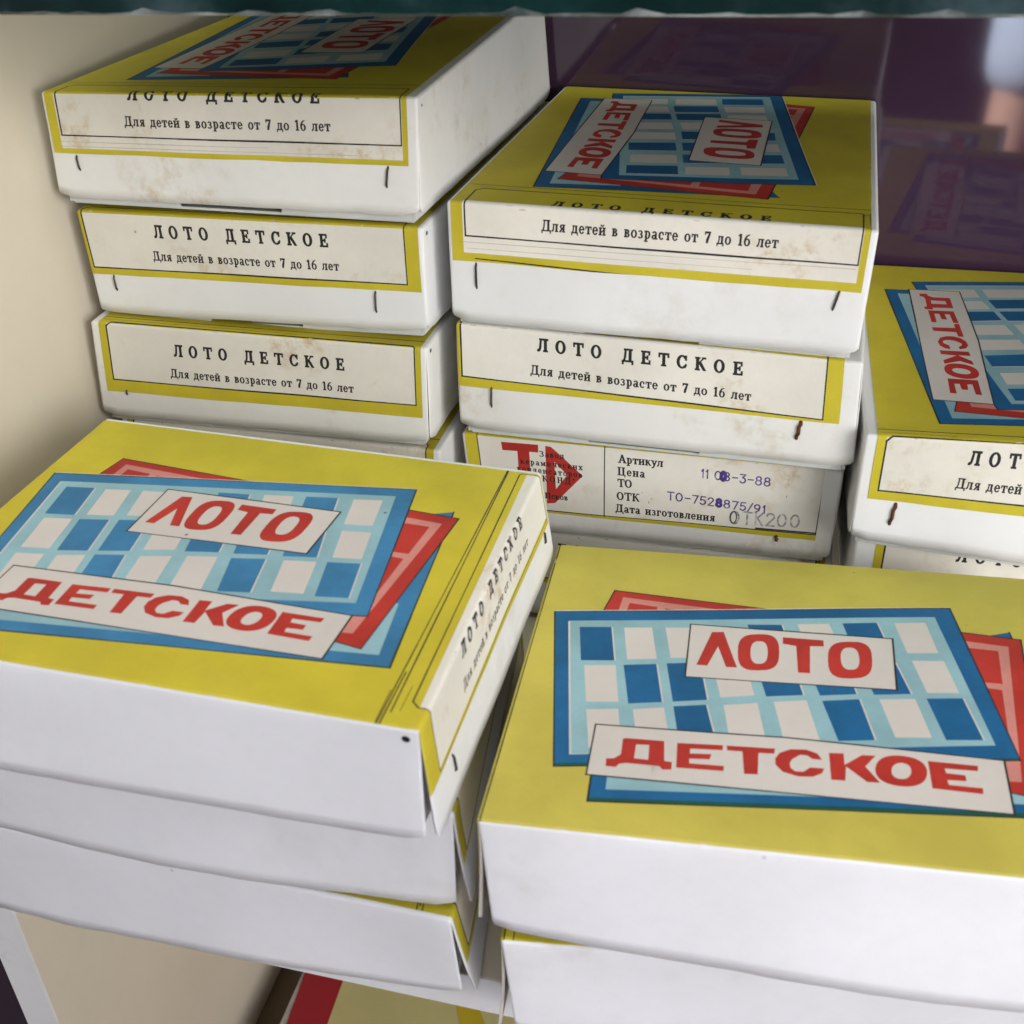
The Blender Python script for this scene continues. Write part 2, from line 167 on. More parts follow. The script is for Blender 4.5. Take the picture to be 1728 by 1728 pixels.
class MB:
    def __init__(s): s.v = []; s.f = []; s.i = []
    def quadbox(s, c8, mi=0):
        """8 points: bottom 0-3 ccw, top 4-7 ccw"""
        n = len(s.v); s.v += [Vector(p) for p in c8]
        for f in ((3, 2, 1, 0), (4, 5, 6, 7), (0, 1, 5, 4), (1, 2, 6, 5), (2, 3, 7, 6), (3, 0, 4, 7)):
            s.f.append(tuple(n + k for k in f)); s.i.append(mi)
    def cbox(s, a0, a1, b0, b1, z0, z1, mi=0, fn=cab):
        s.quadbox([fn(a0, b0, z0), fn(a1, b0, z0), fn(a1, b1, z0), fn(a0, b1, z0), fn(a0, b0, z1), fn(a1, b0, z1), fn(a1, b1, z1), fn(a0, b1, z1)], mi)
    def bbox(s, a0, a1, b0, z0, z1, gap=.002, mi=0):
        s.quadbox([cab(a0, b0, z0), cab(a1, b0, z0), cab(a1, backb(a1, gap), z0), cab(a0, backb(a0, gap), z0), cab(a0, b0, z1), cab(a1, b0, z1), cab(a1, backb(a1, gap), z1), cab(a0, backb(a0, gap), z1)], mi)
    def tube(s, pts, r, n=6, mi=0):
        base = len(s.v)
        for k, p in enumerate(pts):
            p = Vector(p); t = (Vector(pts[min(k + 1, len(pts) - 1)]) - Vector(pts[max(k - 1, 0)])).normalized()
            a = t.orthogonal().normalized(); b = t.cross(a)
            for j in range(n):
                an = 2 * math.pi * j / n; s.v.append(p + (a * math.cos(an) + b * math.sin(an)) * r)
        for k in range(len(pts) - 1):
            for j in range(n):
                s.f.append((base + k * n + j, base + k * n + (j + 1) % n, base + (k + 1) * n + (j + 1) % n, base + (k + 1) * n + j)); s.i.append(mi)
        s.f.append(tuple(base + j for j in reversed(range(n)))); s.i.append(mi)
        s.f.append(tuple(base + (len(pts) - 1) * n + j for j in range(n))); s.i.append(mi)
    def obj(s, name, mats, parent=None, smooth=False): return mesh_obj(name, s.v, s.f, mats, parent, s.i, smooth)

# ------------------------------------------------------------------ the display cabinet
cabinet = thing('display_cabinet', cab(0, BACK, -1.5 + .0), -YAW, 'beige laminate display cabinet with white edges holding the stacked boxes', 'cabinet')
b = MB(); b.bbox(LEFT - .0187, LEFT, .3158, -1.45, .55); b.obj('side_panel', M['panel'], cabinet)
b = MB(); b.cbox(LEFT - .0189, LEFT + .0002, .3143, .3158, -1.45, .55); b.obj('edge_band', M['edge'], cabinet)['label'] = 'white edge strip on the front of the beige side panel'
b = MB(); b.bbox(.80, .82, .3158, -1.45, .55); b.obj('side_panel', M['panel'], cabinet)
def skew(a, bb, z): return cab(a, FRONT + (-.05 - a) * .028 + bb, z)
b = MB(); a0_, a1_ = LEFT + .0003, .7997
b.quadbox([skew(a0_, .001, SHELF - .02), skew(a1_, .001, SHELF - .02), cab(a1_, backb(a1_, .003), SHELF - .02), cab(a0_, backb(a0_, .003), SHELF - .02), skew(a0_, .001, SHELF - .0002), skew(a1_, .001, SHELF - .0002), cab(a1_, backb(a1_, .003), SHELF - .0002), cab(a0_, backb(a0_, .003), SHELF - .0002)]); sh = b.obj('shelf', M['panel'], cabinet)
b = MB(); b.cbox(LEFT - .001, .7997, 0, .001, SHELF - .0202, SHELF, 0, skew); b.obj('edge_band', M['edge'], sh)
b = MB(); b.bbox(LEFT + .0003, .7997, FRONT + .02, FLOOR2 - .02, FLOOR2, .003); b.obj('lower_shelf', M['floor2'], cabinet)
b = MB(); b.bbox(LEFT + .0003, .7997, .50, .50, .52, .003); b.obj('added_top_panel', M['panel'], cabinet)  # unseen cabinet top, added to block light, set back for the ceiling lamp
b = MB(); b.cbox(-1.4, 1.3, BACK, BACK + .008, -1.5, .6, 0, lambda a, bb, z: Vector((BN.y, -BN.x, 0)) * a + BN * bb + Vector((0, 0, z + Z0))); b.obj('back_panel', M['purple'], cabinet)['label'] = 'dark purple glossy back panel reflecting the boxes'

# glass shelf above, with its ground front edge
def glassmat():
    m = bpy.data.materials.new('clear_greenish_glass'); m.use_nodes = True; N = m.node_tree.nodes; Lk = m.node_tree.links
    N.remove(N['Principled BSDF']); t = N.new('ShaderNodeBsdfTransparent'); t.inputs[0].default_value = (.86, .93, .90, 1)
    g = N.new('ShaderNodeBsdfGlossy'); g.inputs['Roughness'].default_value = .02
    fr = N.new('ShaderNodeFresnel'); fr.inputs[0].default_value = 1.45; mx = N.new('ShaderNodeMixShader')
    Lk.new(fr.outputs[0], mx.inputs[0]); Lk.new(t.outputs[0], mx.inputs[1]); Lk.new(g.outputs[0], mx.inputs[2])
    Lk.new(mx.outputs[0], N['Material Output'].inputs[0]); return m
GL = glassmat()
GE = mat('dark_green_edge_painted_glints', (.006, .026, .026), rough=.25, var=.3, scale=14, spec=.2, col2=(.055, .09, .10), c2scale=17, c2lo=.5, c2hi=.72, c2amt=.7, bump=.3, bscale=60)  # green glass; the lighter blotches paint reflections and glints into the colour
GB = mat('frosted_glass_bevel', (.42, .47, .46), rough=.3, var=.3, scale=60, col2=(.03, .05, .05), c2scale=26, c2lo=.36, c2hi=.58)  # pale frosted glass; its light and dark patches paint in glints
GD = .36; GZ = -.0695; GT = .0105
gl = thing('glass_shelf', cab(.3, GD, GZ), -YAW, 'thick glass shelf with dark green front edge across the top', 'glass shelf')
b = MB(); b.bbox(LEFT + .002, .798, GD + .0012, GZ, GZ + GT, .010); b.obj('pane', GL, gl)
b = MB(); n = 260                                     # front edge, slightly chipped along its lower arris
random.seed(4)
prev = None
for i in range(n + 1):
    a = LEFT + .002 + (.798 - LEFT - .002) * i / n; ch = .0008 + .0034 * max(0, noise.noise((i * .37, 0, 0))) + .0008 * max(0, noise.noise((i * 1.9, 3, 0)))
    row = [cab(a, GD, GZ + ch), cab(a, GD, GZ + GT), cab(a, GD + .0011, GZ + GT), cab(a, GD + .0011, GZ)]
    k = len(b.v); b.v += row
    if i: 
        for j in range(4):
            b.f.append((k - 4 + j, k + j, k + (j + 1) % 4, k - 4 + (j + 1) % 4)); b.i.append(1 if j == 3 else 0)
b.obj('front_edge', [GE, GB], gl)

# ------------------------------------------------------------------ print shapes: (material, outer loop, hole) in millimetres
SER = {}
def rect(x0, y0, x1, y1): return ([(x0, y0), (x1, y0), (x1, y1), (x0, y1)], None)
def poly(*p): return (list(p), None)
def ring(cx, cy, rx, ry, tx, ty, n=18, a0=None, a1=None):
    if a0 is None:
        o = [(cx + rx * math.cos(2 * math.pi * i / n), cy + ry * math.sin(2 * math.pi * i / n)) for i in range(n)]
        h = [(cx + (rx - tx) * math.cos(2 * math.pi * i / n), cy + (ry - ty) * math.sin(2 * math.pi * i / n)) for i in range(n)]
        return (o, h)
    A = [math.radians(a0 + (a1 - a0) * i / n) for i in range(n + 1)]
    return ([(cx + rx * math.cos(a), cy + ry * math.sin(a)) for a in A] + [(cx + (rx - tx) * math.cos(a), cy + (ry - ty) * math.sin(a)) for a in reversed(A)], None)
def stem(x, y0, y1, w=.15, s0=True, s1=True, sw=.09, t=.05):
    o = [rect(x, y0, x + w, y1)]
    if s0: o.append(rect(x - sw, y0, x + w + sw, y0 + t))
    if s1: o.append(rect(x - sw, y1 - t, x + w + sw, y1))
    return o
X = .68
G = {  # glyph: (advance, primitives); cap height 1, x height .68
 'Л': (.92, [poly((.26, .97), (.33, .97), (.27, .3), (.2, .08), (.1, 0), (.0, .0), (.0, .1), (.09, .13), (.17, .25)), rect(.2, .94, .9, 1)] + stem(.62, 0, .97)),
 'О': (.90, [ring(.43, .5, .41, .51, .15, .05, 24)]),
 'Т': (.86, [rect(.02, .93, .84, 1), poly((.02, .95), (.07, .95), (.06, .72), (.02, .72)), poly((.84, .95), (.79, .95), (.80, .72), (.84, .72))] + stem(.355, 0, .97, s1=False)),
 'Д': (.95, [poly((.27, .97), (.34, .97), (.29, .35), (.2, .04), (.12, .04), (.21, .3)), rect(.2, .94, .86, 1), rect(.62, .04, .77, .97), rect(.03, 0, .93, .06), rect(.03, -.2, .09, .03), rect(.87, -.2, .93, .03)]),
 'Е': (.82, stem(.14, 0, 1) + [rect(.14, .94, .72, 1), rect(.14, 0, .76, .06), rect(.25, .48, .56, .54), rect(.67, .74, .72, .97), rect(.71, .03, .76, .26), rect(.52, .38, .57, .64)]),
 'С': (.86, [ring(.45, .5, .42, .51, .15, .055, 20, 42, 318), rect(.74, .66, .79, .99), poly((.70, .13), (.74, .1), (.80, .28), (.76, .3))]),
 'К': (.90, stem(.12, 0, 1) + [poly((.26, .46), (.3, .54), (.70, 1), (.76, 1)), poly((.34, .56), (.46, .64), (.86, 0), (.70, 0)), rect(.6, .95, .86, 1)]),
 'А': (.90, [poly((.42, 1), (.52, 1), (.22, .05), (.14, .05)), poly((.38, 1), (.52, 1), (.84, .03), (.68, .03)), rect(.24, .3, .66, .35), rect(.02, 0, .3, .05), rect(.58, 0, .92, .05)]),
 'З': (.72, [ring(.32, .74, .29, .26, .12, .05, 12, -90, 150), ring(.32, .27, .33, .28, .13, .05, 12, -150, 90)]),
 'Ц': (.92, stem(.12, 0, 1) + stem(.6, 0, 1) + [rect(.12, 0, .88, .05), rect(.83, -.2, .88, .03)]),
 'П': (.94, stem(.12, 0, 1) + stem(.64, 0, 1) + [rect(.12, .94, .8, 1)]),
 'Н': (.94, stem(.12, 0, 1) + stem(.64, 0, 1) + [rect(.2, .48, .7, .54)]),
 'л': (.62, [poly((.16, X), (.22, X), (.18, .2), (.12, .04), (.0, 0), (.0, .1), (.1, .16)), rect(.12, X - .05, .6, X)] + stem(.4, 0, X, .13, s1=False, sw=.06)),
 'я': (.60, stem(.38, 0, X, .13, sw=.05) + [ring(.3, .5, .2, .18, .11, .05, 12, 80, 280), poly((.26, .34), (.36, .34), (.16, 0), (.02, 0))]),
 'д': (.64, [poly((.18, X), (.24, X), (.2, .2), (.12, .03), (.06, .03), (.14, .2)), rect(.13, X - .05, .56, X), rect(.4, .03, .53, X), rect(.01, 0, .62, .06), rect(.01, -.18, .06, .03), rect(.57, -.18, .62, .03)]),
 'е': (.54, [ring(.27, .34, .25, .35, .11, .05, 16, 25, 325), rect(.08, .34, .5, .39), poly((.40, .36), (.52, .36), (.5, .5), (.40, .5))]),
 'т': (.58, [rect(.01, X - .06, .57, X), rect(.01, .46, .05, X), rect(.53, .46, .57, X)] + stem(.225, 0, X, .13, s1=False, sw=.06)),
 'й': (.66, stem(.07, 0, X, .13, sw=.06) + stem(.44, 0, X, .13, sw=.06) + [poly((.14, .12), (.14, .2), (.5, .56), (.5, .48)), ring(.32, .93, .15, .14, .05, .07, 8, 180, 360)]),
 'и': (.66, stem(.07, 0, X, .13, sw=.06) + stem(.44, 0, X, .13, sw=.06) + [poly((.14, .12), (.14, .2), (.5, .56), (.5, .48))]),
 'в': (.56, stem(.08, 0, X, .13, sw=.06) + [ring(.24, .52, .22, .165, .12, .045, 10, -90, 90), ring(.24, .19, .27, .19, .13, .045, 10, -90, 90)]),
 'о': (.58, [ring(.28, .34, .27, .35, .12, .045, 16)]),
 'з': (.50, [ring(.21, .51, .2, .17, .1, .045, 9, -90, 150), ring(.21, .18, .23, .19, .11, .045, 9, -150, 90)]),
 'р': (.60, [rect(.1, -.28, .23, X), rect(.02, -.28, .31, -.23), rect(.02, X - .05, .2, X), ring(.3, .34, .25, .35, .12, .05, 14, -150, 150)]),
 'а': (.56, [rect(.34, .06, .46, .5), rect(.36, 0, .55, .05), ring(.26, .48, .2, .2, .11, .05, 9, 0, 160), ring(.22, .17, .2, .19, .11, .05, 14)]),
 'с': (.52, [ring(.27, .34, .25, .35, .12, .05, 14, 45, 315), rect(.40, .42, .46, .62)]),
 'к': (.60, stem(.07, 0, X, .13, sw=.06) + [poly((.18, .3), (.22, .38), (.46, X), (.54, X)), poly((.24, .38), (.34, .44), (.6, 0), (.46, 0))]),
 'н': (.66, stem(.07, 0, X, .13, sw=.06) + stem(.44, 0, X, .13, sw=.06) + [rect(.15, .31, .5, .37)]),
 'п': (.66, stem(.07, 0, X, .13, sw=.06) + stem(.44, 0, X, .13, sw=.06) + [rect(.07, X - .06, .57, X)]),
 'г': (.50, stem(.07, 0, X, .13, sw=.06) + [rect(.07, X - .06, .46, X), rect(.41, .44, .46, X)]),
 'у': (.58, [poly((.04, X), (.18, X), (.36, .12), (.28, .06)), poly((.50, X), (.56, X), (.28, -.16), (.18, -.26), (.06, -.28), (.06, -.2), (.16, -.18)), rect(0, X - .05, .24, X), rect(.42, X - .05, .6, X)]),
 'м': (.74, [rect(.09, 0, .14, X), rect(.02, 0, .22, .05), rect(.52, 0, .65, X), rect(.46, 0, .72, .05), poly((.05, X), (.19, X), (.38, .14), (.32, .06)), poly((.5, X), (.6, X), (.36, .06), (.32, .06)), rect(.02, X - .05, .2, X), rect(.52, X - .05, .72, X)]),
 'ч': (.62, stem(.40, 0, X, .13, sw=.06) + [rect(.08, .42, .2, X), rect(.02, X - .05, .26, X), ring(.28, .44, .2, .16, .1, .05, 8, 180, 290)]),
 'х': (.58, [poly((.04, X), (.2, X), (.56, 0), (.40, 0)), poly((.48, X), (.54, X), (.12, 0), (.05, 0)), rect(0, 0, .2, .05), rect(.36, 0, .6, .05), rect(0, X - .05, .24, X), rect(.4, X - .05, .6, X)]),
 '7': (.56, [rect(.04, .88, .54, 1), poly((.46, .95), (.54, .95), (.32, 0), (.18, 0), (.2, .3)), rect(.04, .74, .08, .95)]),
 '1': (.46, [rect(.17, 0, .31, 1), rect(.07, 0, .41, .05), poly((.17, 1), (.17, .86), (.05, .84), (.05, .88))]),
 '6': (.60, [ring(.29, .31, .27, .32, .12, .045, 16), poly((.02, .34), (.14, .34), (.2, .7), (.34, .9), (.5, .98), (.44, 1.0), (.22, .9), (.06, .64))]),
 '.': (.28, [ring(.12, .08, .08, .08, .079, .079, 8)]),
 '„': (.36, [poly((.05, .06), (.13, .06), (.08, -.14), (.03, -.12)), poly((.2, .06), (.28, .06), (.23, -.14), (.18, -.12))]),
 '“': (.36, [poly((.05, .80), (.12, 1.0), (.16, .98), (.13, .80)), poly((.2, .80), (.27, 1.0), (.31, .98), (.28, .80))]),
 ' ': (.42, []),
}
def seg(p, q, w):
    d = (Vector(q) - Vector(p)); 
    if d.length < 1e-6: return rect(p[0] - w / 2, p[1] - w / 2, p[0] + w / 2, p[1] + w / 2)
    d.normalize(); n = Vector((-d.y, d.x)) * w / 2; e = d * w / 2
    a = Vector(p) - e; b_ = Vector(q) + e
    return ([tuple(a - n), tuple(b_ - n), tuple(b_ + n), tuple(a + n)], None)
def circ(cx, cy, rx, ry, a0=0, a1=360, n=12): return [(cx + rx * math.cos(math.radians(a0 + (a1 - a0) * i / n)), cy + ry * math.sin(math.radians(a0 + (a1 - a0) * i / n))) for i in range(n + 1)]
STAMP = {
 '1': (.35, [[(.1, .8), (.22, 1), (.22, 0)]]), '0': (.7, [circ(.3, .5, .26, .5)]), '8': (.66, [circ(.28, .27, .25, .27), circ(.28, .76, .21, .23)]),
 '-': (.6, [[(.06, .5), (.48, .5)]]), '3': (.62, [[(.06, 1), (.5, 1), (.26, .62)] , circ(.26, .31, .25, .31, 90, -150)]),
 'Т': (.66, [[(.02, 1), (.58, 1)], [(.3, 1), (.3, 0)]]), 'О': (.72, [circ(.32, .5, .28, .5)]), 'К': (.62, [[(.08, 0), (.08, 1)], [(.5, 1), (.1, .45)], [(.2, .55), (.52, 0)]]),
 '7': (.6, [[(.04, 1), (.52, 1), (.2, 0)]]), '5': (.62, [[(.5, 1), (.12, 1), (.08, .56)], circ(.27, .31, .25, .3, 130, -150)]),
 '2': (.62, [circ(.28, .74, .23, .26, 170, -30) + [(.06, 0), (.54, 0)]]), '/': (.5, [[(.02, -.05), (.42, 1.05)]]),
 '9': (.62, [circ(.28, .7, .24, .28), [(.52, .7), (.44, .25), (.14, 0)]]), ' ': (.4, []),
}
def fatten(L_, d):
    n = len(L_); ar = sum(L_[i][0] * L_[(i + 1) % n][1] - L_[(i + 1) % n][0] * L_[i][1] for i in range(n)); sg = 1 if ar > 0 else -1; o = []
    for i in range(n):
        a, b_, c = Vector(L_[i - 1]), Vector(L_[i]), Vector(L_[(i + 1) % n]); e1 = (b_ - a); e2 = (c - b_)
        if e1.length < 1e-9 or e2.length < 1e-9: o.append(L_[i]); continue
        e1.normalize(); e2.normalize(); m = Vector((e1.y + e2.y, -(e1.x + e2.x))); k = max(.55, m.length / 2); m.normalize()
        o.append(tuple(b_ + m * (sg * d / k)))
    return o
def write(text, x0, x1, y, h, mt, squeeze=.86, track=None, y1=None, fat=.04):
    """serif text from x0 to x1 with its baseline from y to y1"""
    y1 = y if y1 is None else y1
    adv = [G[c][0] * h * squeeze for c in text]; tot = sum(adv) - adv[-1] + G[text[-1]][0] * h * squeeze
    tr = (x1 - x0 - tot) / max(1, len(text) - 1); out = []; x = x0
    for c, a in zip(text, adv):
        yb = y + (y1 - y) * (x - x0) / (x1 - x0)
        for o, hl in G[c][1]:
            tf = lambda L_: [(x + px * h * squeeze, yb + py * h) for px, py in L_]
            out.append((mt, fatten(tf(o), fat * h), fatten(tf(hl), -fat * h) if hl else None))
        x += a + tr
    return out
def stamp(text, x0, x1, y, h, mt, w=.55, y1=None):
    y1 = y if y1 is None else y1; tot = sum(STAMP[c][0] for c in text); sx = (x1 - x0) / tot; out = []; x = x0
    for c in text:
        yb = y + (y1 - y) * (x - x0) / (x1 - x0)
        for pl in STAMP[c][1]:
            P_ = [(x + px * sx * .85, yb + py * h) for px, py in pl]
            for i in range(len(P_) - 1): s0 = seg(P_[i], P_[i + 1], w); out.append((mt, s0[0], None))
        x += STAMP[c][0] * sx
    return out
def line(pts, w, mt='black'):
    o = []
    for i in range(len(pts) - 1):
        p, q = Vector(pts[i]), Vector(pts[i + 1]); n = max(1, int((q - p).length / 14))   # hand-drawn waver
        P_ = [p.lerp(q, k / n) for k in range(n + 1)]
        for k in range(n): o.append((mt,) + seg(tuple(P_[k]), tuple(P_[k + 1]), w * (1 + .18 * math.sin(7 * k + i)))) 
    return o
def expand(art):
    out = []
    for a in art:
        if a[0] == 'LINE': out += line(a[2], a[3], a[1])
        elif len(a) == 3: out.append((a[0], a[1], a[2]))
        else: out.append((a[0], a[1], None))
    return out
TOPART = expand([(a[0], a[1], a[2], a[3] * 1.45) if a[0] == 'LINE' else a for a in ART])
L2 = LEN * 500; S2 = 87.5                        # half length and half width of a lid, mm
"""End-flap prints are drawn in (x = across the box, y = -distance below the fold), as one reads them."""
def flap_loto(p):
    rw = random.Random(p['B'])
    B = p['B']; ho = p.get('oh', 32); cx = p.get('cx', 0); hw = p.get('hw', 80); sk = p.get('tilt', 0)
    wt, wb = p.get('wt', B - ho), p.get('wb', B); t2 = p.get('t2', B - 4.5); t1 = p.get('t1', t2 - 11.4)
    T = lambda L_: [(x + cx, -(y + sk * x)) for x, y in L_]
    o = [('paper', T([(-hw, wb), (hw, wb), (hw, wt), (-hw, wt)]), None)]
    if p.get('wide'): o = [('paper', T([(-hw - 1, wb), (hw + .5, wb), (hw + .5, wt), (-hw - 1, wt)]), None)]
    rr = 2.5
    o += line(T([(-hw, B), (-hw, B - ho + rr), (-hw + rr, B - ho), (hw - rr * .4, B - ho), (hw, B - ho + rr * .4), (hw, B), (-hw, B)]), p.get('lw', .72))
    o += line(T([(-hw - 4, B - ho - 5.3), (hw + 4, B - ho - 5.3)]), .5)
    o += line(T([(-hw - 3, B - ho - 2.6), (p.get('dbl', 20), B - ho - 2.4)]), .22)
    if p.get('bare'): return o
    o += write('ЛОТО ДЕТСКОЕ', cx - 44, cx + 45, -(t1 - 44 * sk), 5.7, 'black', .88, y1=-(t1 + 45 * sk), fat=p.get('fat', .056))
    o += write('Для детей в возрасте от 7 до 16 лет', cx - 47.5, cx + 49, -(t2 - 47 * sk), 4.3, 'black', .98, y1=-(t2 + 49 * sk), fat=.038)
    for L_, w_ in p.get('extra', []): o += line(T(L_), w_, 'faint' if w_ < .3 else 'black')
    return o
def flap_factory():
    o = [('paper', [(-80, -.5), (79.5, .5), (79.5, -36), (-80, -38.5)], None)]
    o += line([(-80, 2), (-80, -38.6), (79.4, -36.2), (80, 2)], .5) + line([(-19, 2), (-20.5, -38)], .5)
    o += line([(52, -35.9), (79, -35.4)], .8)
    R_ = 'red'
    o.append((R_, [(-68.5, -2.6), (-50.6, -2.2), (-50.8, -6.4), (-55.2, -6.5), (-55.6, -20), (-61.5, -22), (-61, -6.8), (-68.3, -7)], None))
    o.append((R_, [(-47.2, -2.4), (-44.5, -2.6), (-30, -16.6), (-44.5, -33.4), (-48.6, -34.2)], [(-43.4, -10.5), (-37.6, -17), (-43.6, -25.5)]))
    W = write
    o += W('Завод', -50.5, -38.5, -8.4, 3.0, 'black', 1.1) + W('керамических', -60, -30, -13.4, 3.0, 'black', 1.05) + W('конденсаторов', -62, -30.3, -17.6, 3.0, 'black', 1.0)
    o += W('„КОНД“', -52, -34, -21.9, 3.1, 'black', .95) + W('г. Псков', -54, -38, -31.2, 3.1, 'black', 1.05)
    o += W('Артикул', -13, 7.8, -7.3, 4.2, 'black', 1.0) + W('Цена', -13.3, -.6, -14.0, 4.2, 'black', .95) + W('ТО', -13.4, -6.6, -20.4, 4.2, 'black', .9)
    o += W('ОТК', -14, -3.2, -27.7, 4.2, 'black', .9) + W('Дата изготовления', -14.8, 32.6, -34.6, 4.2, 'black', .95)
    o += stamp('11 08-3-88', 25.1, 57.5, -10.9, 4.4, 'violet', .66, y1=-12) + stamp('0', 34.3, 37.2, -11.1, 4.2, 'violet', 1.6)
    o += stamp('ТО-7528875/91', 10.1, 56.0, -25.0, 4.3, 'violet', .66, y1=-27.2) + stamp('8', 33, 36, -25.9, 4, 'violet', 1.3)
    o += stamp('ОТК200', 39.4, 73, -34.6, 6.8, 'grey', .9, y1=-32.9) + stamp('О', 39.4, 44, -34.4, 6.6, 'black', .5)
    for x, y, s in ((-2, -22, .4), (1, -27, .5), (2.5, -25, .35), (64, -7, .4), (64.5, -10, .3), (64, -16, .5)): o.append(('grey', [(x, y), (x + s, y), (x + s, y - s * 3), (x, y - s * 2)], None))
    return o
# ------------------------------------------------------------------ a lotto box
RND = .0015
def clampv(v, a, b_): return max(a, min(b_, v))
class Box:
    def __init__(s, key, corners, splay=None, seed=0, sag=0.0, bow=0.0):
        s.k = key; s.c = [Vector(c) + Vector((0, 0, Z0)) for c in corners]; s.sp = splay or {}; s.seed = seed; s.sag = sag; s.bow = bow
        s.U = ((s.c[5] + s.c[7]) - (s.c[1] + s.c[3])).normalized()
        s.V = ((s.c[3] + s.c[7]) - (s.c[1] + s.c[5])).normalized()
    def tri(s, u, v, h):
        a = u / LEN + .5; c = v / .175 + .5; t = 1 + h / HGT; C = s.c
        lo = (C[0] * (1 - c) + C[2] * c) * (1 - a) + (C[4] * (1 - c) + C[6] * c) * a
        hi = (C[1] * (1 - c) + C[3] * c) * (1 - a) + (C[5] * (1 - c) + C[7] * c) * a
        return lo * (1 - t) + hi * t
    def P(s, u, v, h, e=0.0, end=None):
        """a point of the rounded lid surface; u, v, h name a point of the sharp box, e lifts it off the board"""
        r = RND
        q = Vector((clampv(u, -LEN / 2 + r, LEN / 2 - r), clampv(v, -.0875 + r, .0875 - r), min(h, -r)))
        d = Vector((u, v, h)) - q
        n = d.normalized() if d.length > 1e-9 else Vector((0, 0, 1))
        p = q + n * (r + e)
        t = max(0, -h / HGT)
        if end or (end is None and abs(u) >= LEN / 2 - 1e-6 and h < -r):
            sg = 1 if u > 0 else -1; sp, wf = s.sp.get(sg, (0, 1))
            w_ = clampv(.5 - v / .175, 0, 1) ** 1.6 if wf else clampv(.5 + v / .175, 0, 1) ** 1.6
            p.x += sg * sp * t ** 1.4 * (.12 + .88 * w_)
            p.x += sg * .0006 * noise.noise((v * 22, h * 30, s.seed + sg)) * min(1, t * 4)
        elif h < -r:
            p.y += (1 if v > 0 else -1) * .0012 * noise.noise((u * 14, h * 24, s.seed + 9)) * min(1, t * 4)
            if v < 0: p.y -= s.bow * (1 - (2 * u / LEN) ** 2) * t ** 1.3
        else:
            m = (1 - (2 * u / LEN) ** 2) * (1 - (v / .0875) ** 2)
            p.z += .0010 * noise.noise((u * 9, v * 9, s.seed + 3)) * max(0, m) - s.sag * max(0, m)
        return s.tri(p.x, p.y, p.z)
def sheet(mb, fn, us, vs, thick, mi_out=0, mi_in=1):
    """a board of the lid: fn(u, v, off) -> point; outer and inner skins and a rim"""
    n, m = len(us), len(vs); base = len(mb.v)
    for off in (0, -thick):
        for u in us:
            for v in vs: mb.v.append(fn(u, v, off))
    I = lambda k, i, j: base + k * n * m + i * m + j
    for i in range(n - 1):
        for j in range(m - 1):
            mb.f.append((I(0, i, j), I(0, i + 1, j), I(0, i + 1, j + 1), I(0, i, j + 1))); mb.i.append(mi_out)
            mb.f.append((I(1, i, j), I(1, i, j + 1), I(1, i + 1, j + 1), I(1, i + 1, j))); mb.i.append(mi_in)
    ring_ = [(i, 0) for i in range(n)] + [(n - 1, j) for j in range(1, m)] + [(i, m - 1) for i in range(n - 2, -1, -1)] + [(0, j) for j in range(m - 2, 0, -1)]
    for k in range(len(ring_)):
        a, b_ = ring_[k], ring_[(k + 1) % len(ring_)]
        mb.f.append((I(0, *a), I(1, *a), I(1, *b_), I(0, *b_))); mb.i.append(mi_in)
def frange(a, b_, n): return [a + (b_ - a) * i / n for i in range(n + 1)]
def folds(lim): return [-lim, -lim + .0005, -lim + .001, -lim + .0016], [lim - .0016, lim - .001, lim - .0005, lim]
def build_lid(bx, parent, old=False, rough=.0004):
    a, b_ = LEN / 2, .0875
    mb = MB()
    ul, ur = folds(a); vl, vr = folds(b_)
    down = [0, -.0005, -.001, -.0016] + frange(-.005, -HGT, 9)
    edge = lambda x, k: rough * 2.2 * (noise.noise((x * 60, k, bx.seed)) + .6 * noise.noise((x * 260, k, bx.seed)))
    us = ul + frange(-a + .008, a - .008, 18) + ur; vs = vl + frange(-b_ + .008, b_ - .008, 15) + vr
    sheet(mb, lambda u, v, o: bx.P(u, v, 0, o), us, vs, .0011)
    cut = lambda x, lim, h: .0034 * (clampv((abs(x) - (lim - .006)) / .006, 0, 1) ** 2) * clampv((-h / HGT - .8) / .2, 0, 1)
    for sg in (-1, 1):
        # end flap
        sheet(mb, lambda v, h, o: bx.P(sg * a, v, h + cut(v, b_, h) + (edge(v, sg) if h < -HGT + 1e-5 else 0), o, end=h < -.002), vs if sg > 0 else vs[::-1], down[::-1] if sg > 0 else down[::-1], .0011)
        # long side
        uss = us if sg < 0 else us[::-1]
        sheet(mb, lambda u, h, o: bx.P(u, sg * b_, h + cut(u, a, h) + (edge(u, 5 + sg) if h < -HGT + 1e-5 else 0), o, end=False), uss, down[::-1], .0011)
    o = mb.obj('lid', [M[{True: 'board_old', False: 'board'}.get(old, old)], M['raw']], parent, smooth=False)
    # smooth only the outer skins
    for p in o.data.polygons:
        if p.material_index == 0: p.use_smooth = True
    return o
